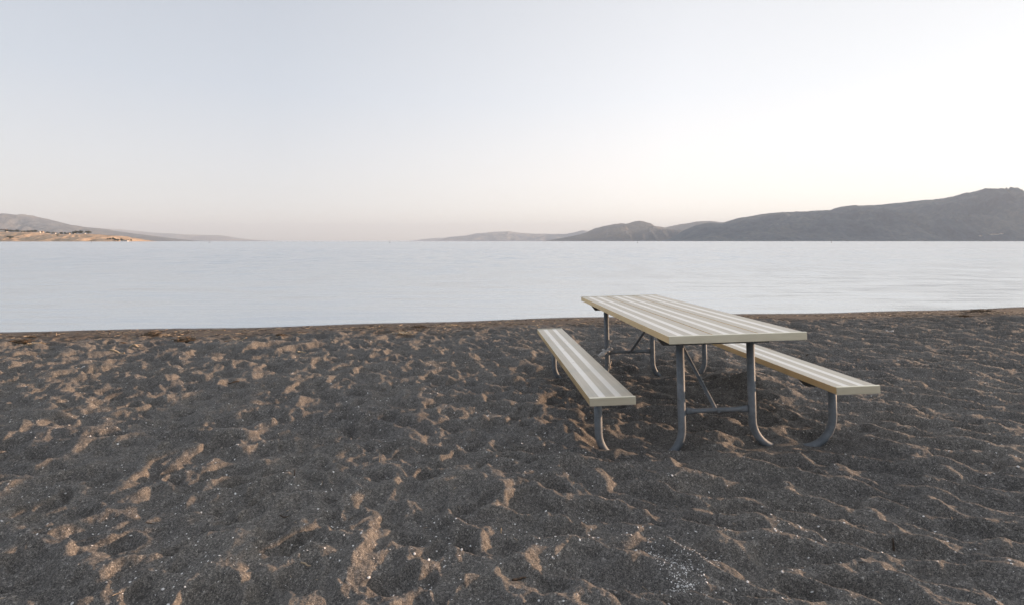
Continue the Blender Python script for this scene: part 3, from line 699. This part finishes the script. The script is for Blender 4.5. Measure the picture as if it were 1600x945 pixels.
# ------------------------------------------------------------------ buoys on the lake
def buoy_proto():
    root = empty('buoy', (0, 0, 0))
    bm = bmesh.new(); tube_bm(bm, [(0, 0, -.3), (0, 0, .15), (0, 0, .25)], [.26, .26, .10], 14); from_bm('float', bm, M_BUOY, root, True)
    bm = bmesh.new(); tube_bm(bm, [(0, 0, .24), (0, 0, 1.15)], [.10, .08], 10); tube_bm(bm, [(0, 0, 1.15), (0, 0, 1.35)], [.15, .13], 10); from_bm('mast', bm, M_BUOY, root, True)
    return root
def dup(root, loc):
    r_ = root.copy(); C.objects.link(r_); r_.location = loc
    for ch in list(root.children):
        c_ = ch.copy(); C.objects.link(c_); c_.parent = r_
        for g_ in ch.children:
            d_ = g_.copy(); C.objects.link(d_); d_.parent = c_
    return r_
B0 = buoy_proto()
for i, (u, D, lab) in enumerate([(143, 460, 'small dark buoy on the lake in front of the dry headland'), (327, 400, 'small dark buoy on the open lake right of the headland tip'),
        (609, 380, 'small dark buoy on the lake under the open horizon left of centre'), (996, 380, 'small dark buoy on the lake before the middle mountain ridge'),
        (1299, 390, 'small dark buoy on the lake before the large right mountain')]):
    loc = ((u-CX)/F_PX*D, D, WATER_Z); o = B0 if i == 0 else dup(B0, loc); o.location = loc
    tag(o, lab, 'buoy', 'buoys marking the swimming area')

# ------------------------------------------------------------------ headland: houses, trees
DG = bpy.context.evaluated_depsgraph_get(); bpy.context.view_layer.update(); DG = bpy.context.evaluated_depsgraph_get()
def drop(u, D):
    X = (u-CX)/F_PX*D
    hit, loc, *_ = sc.ray_cast(DG, Vector((X, D, 3000)), Vector((0, 0, -1)), distance=4000)
    if hit and loc.z > 700:                       # passed the top of the haze box
        hit, loc, *_ = sc.ray_cast(DG, Vector((X, D, loc.z-1)), Vector((0, 0, -1)), distance=4000)
    return Vector((X, D, loc.z if hit else 5))
def crest(u, D0=PD*.90, D1=PD*1.10):
    """the brow of the hill along one direction: the point with the highest apparent elevation"""
    best = None
    for D in np.linspace(D0, D1, 9):
        p = drop(u, D); e = (p.z-CAM_H)/D
        if best is None or e > best[0]: best = (e, p)
    return best[1]
def house(w_, d_, h, roof, wall, storeys=1, seed=0):
    root = empty('house', (0, 0, 0)); bm = bmesh.new(); box_bm(bm, -w_/2, w_/2, -d_/2, d_/2, -2, h); from_bm('wall', bm, wall, root)
    bm = bmesh.new(); e = .5; r_ = h+roof
    prism(bm, [(-w_/2-e, h-.15), (0, r_), (w_/2+e, h-.15), (w_/2+e, h+.1), (0, r_+.3), (-w_/2-e, h+.1)], -d_/2-e, d_/2+e) if roof < 1.9 else prism(bm, [(-w_/2-e, h), (-w_/2+1.4, r_), (w_/2-1.4, r_), (w_/2+e, h)], -d_/2-e, d_/2+e)
    ro = from_bm('roof', bm, M_ROOF, root)
    bm = bmesh.new(); box_bm(bm, w_*.2, w_*.2+.7, -.4, .4, h, h+roof+1); from_bm('chimney', bm, wall, ro)
    for s_ in range(storeys):
        for k in range(max(2, int(w_/3.5))):
            x = -w_/2+w_*(k+.5)/max(2, int(w_/3.5)); z = .9+s_*2.8
            bm = bmesh.new(); box_bm(bm, x-.65, x+.65, -d_/2-.06, -d_/2-.01, z, z+1.3); from_bm('window', bm, M_GLASS, root)
    bm = bmesh.new(); box_bm(bm, -.5+w_*.33, .5+w_*.33, -d_/2-.07, -d_/2-.012, 0, 2.1); from_bm('door', bm, M_WOODD, root)
    return root
HP = [house(13, 9, 5.2, 2.2, M_WALLW, 2), house(9, 7, 3.2, 1.6, M_WALLW, 1), house(11, 8, 4.8, 1.7, M_WALLT, 2)]
used = [False]*3
def place_house(u, D, kind, label, rz=0., sc_=1., group='houses on the dry headland', on=None):
    p = on or crest(u); o = HP[kind] if not used[kind] else dup(HP[kind], p); used[kind] = True
    o.location = p; o.rotation_euler = (0, 0, rz); o.scale = (sc_,)*3; tag(o, label, 'house', group)
for a in [(6.5, 0, 'large white house among dark trees at the far left of the headland', .3, 1.25), (33, 1, 'small white house in the gap right of the large one', .1, 1.1),
          (45, 2, 'tan house at the foot of the left tree row', 0, .9), (61, 1, 'low white house at the right end of the left tree row', .2, .9),
          (86, 0, 'bright white house left of the middle tree row', -.1, .75), (91, 1, 'little white house touching the bright one on its right', .2, .9),
          (107, 2, 'low tan house half hidden by the middle tree row', .1, .8), (115, 1, 'pale house in front of the rounded middle trees', 0, .9),
          (131, 1, 'white house in the gap before the last tree on the headland', .2, .9), (66, 2, 'tan house on the brow between the two tree rows', 0, .8)]:
    place_house(a[0], PD, a[1], a[2], a[3], a[4])

def tree_proto(seed, h=7., w_=6.):
    rs = np.random.default_rng(seed+900); root = empty('tree', (0, 0, 0))
    bm = bmesh.new(); tube_bm(bm, [(0, 0, -1), (.1, 0, h*.35), (0, .1, h*.7)], [.35, .25, .1], 7)
    for k in range(4):
        a = rs.uniform(0, 6.28); tube_bm(bm, [(0, 0, h*.3), (math.cos(a)*w_*.15, math.sin(a)*w_*.15, h*.5), (math.cos(a)*w_*.3, math.sin(a)*w_*.3, h*.65)], [.16, .1, .05], 5)
    from_bm('trunk', bm, M_TRUNK, root)
    cs = [(rs.normal(0, w_*.2), rs.normal(0, w_*.2), h*rs.uniform(.4, .85), rs.uniform(.14, .27)*w_) for _ in range(11)]; V = []; Fc = []
    for _ in range(1100):
        cx, cy, cz, r_ = cs[rs.integers(len(cs))]; d = rs.normal(0, 1, 3); d /= np.linalg.norm(d); d *= r_*rs.uniform(.7, 1.08)
        p = np.array([cx, cy, cz])+d*np.array([1, 1, .8]); a, b_ = rs.normal(0, .28, 3), rs.normal(0, .28, 3); i = len(V)
        V += [tuple(p+a), tuple(p+b_), tuple(p-a), tuple(p-b_)]; Fc.append((i, i+1, i+2, i+3))
    me = bpy.data.meshes.new('crown'); me.from_pydata(V, [], Fc); me.update(); link('crown', me, M_LEAF, root)
    return root
TP = [tree_proto(i, 7+i*.7, 6.5+i) for i in range(3)]; tused = [False]*3
rs = np.random.default_rng(4)
rows = [('tree row by the large white house', 'dark round tree in the row by the large white house', -14, 4, 5, 1.2), ('left tree row on the headland', 'dark tree in the dense left row on the headland brow', 11, 41, 13, 1.0),
        ('left tree row on the headland', 'dark tree in the dense left row on the headland brow', 44, 60, 7, .9), ('middle tree row on the headland', 'dark tree in the middle row right of the white houses', 70, 84, 6, .75),
        ('middle tree row on the headland', 'dark tree in the middle row right of the white houses', 93, 112, 9, .9), ('rounded trees on the headland', 'taller rounded tree near the right end of the middle row', 114, 127, 6, 1.25)]
for grp, lab, u0, u1, n, s0 in rows:
    for i in range(n):
        u = u0+(u1-u0)*(i+.5)/n+rs.uniform(-.8, .8); p = crest(u); k = int(rs.integers(3)); o = TP[k] if not tused[k] else dup(TP[k], p); tused[k] = True
        o.location = p+Vector((0, rs.uniform(-12, 4), -.3)); o.rotation_euler = (0, 0, rs.uniform(0, 6)); s1 = s0*rs.uniform(.75, 1.15); o.scale = (s1*1.15, s1*1.15, s1); tag(o, lab, 'tree', grp)
for u, s_, lab in [(138, 1.5, 'lone broad dark tree at the right end of the tree rows'), (16, 1.3, 'dark bushy tree low on the dry slope at the left'), (90, .7, 'dark tree in the gully below the bright white house')]:
    p = crest(u) if u == 138 else drop(u, PD*(.885 if u == 16 else .93)); o = dup(TP[1], p); o.location = p; o.scale = (s_*1.3, s_*1.3, s_*.9); tag(o, lab, 'tree')
for i, (u, s_) in enumerate([(168, .7), (172, .8), (177, 1.1), (180, 1.1), (184, 1.0), (190, 1.1), (194, .9), (200, .8), (205, .8)]):
    p = drop(u, PD*.89); o = dup(TP[i % 3], p); o.location = p; o.scale = (s_,)*3; tag(o, 'low dark tree at the waterline of the headland tip', 'tree', 'trees on the headland tip')
for u, lab in [(191.5, 'white house at the water under the headland tip trees'), (198, 'outermost white house on the headland tip')]:
    p = drop(u, PD*.885); place_house(u, 0, 1, lab, 0, .9, 'houses on the headland tip', on=p)
for k, (u, lab) in enumerate([(1532, 'leftmost pale house at the foot of the right mountain'), (1550, 'pale house in the middle of the row under the right mountain'), (1556, 'larger pale house in the row under the right mountain'), (1565, 'rightmost pale house at the foot of the right mountain')]):
    p = drop(u, 6500*.735); p.z = max(p.z, 3); place_house(u, 0, (1, 1, 0, 1)[k], lab, 0, 2.2, 'houses under the right mountain', on=p)
def mast(u, h, lab):
    p = crest(u, 6500*.95, 6500*1.03); root = empty('radio_mast', p); tag(root, lab, 'radio mast', 'radio masts on the right mountain')
    bm = bmesh.new(); tube_bm(bm, [(0, 0, -3), (0, 0, h)], [1.2, .5], 6)
    from_bm('mast_pole', bm, M_BUOY, root); bm = bmesh.new(); tube_bm(bm, [(0, -1, h*.7), (0, -1.6, h*.7)], [1.4, 1.6], 10); tube_bm(bm, [(-2.5, 0, h*.85), (2.5, 0, h*.85)], .25, 5); from_bm('aerial', bm, M_BUOY, root)
mast(1532, 22, 'short radio mast on the summit, the left one of the pair'); mast(1545, 34, 'taller radio mast on the summit, the right one of the pair')
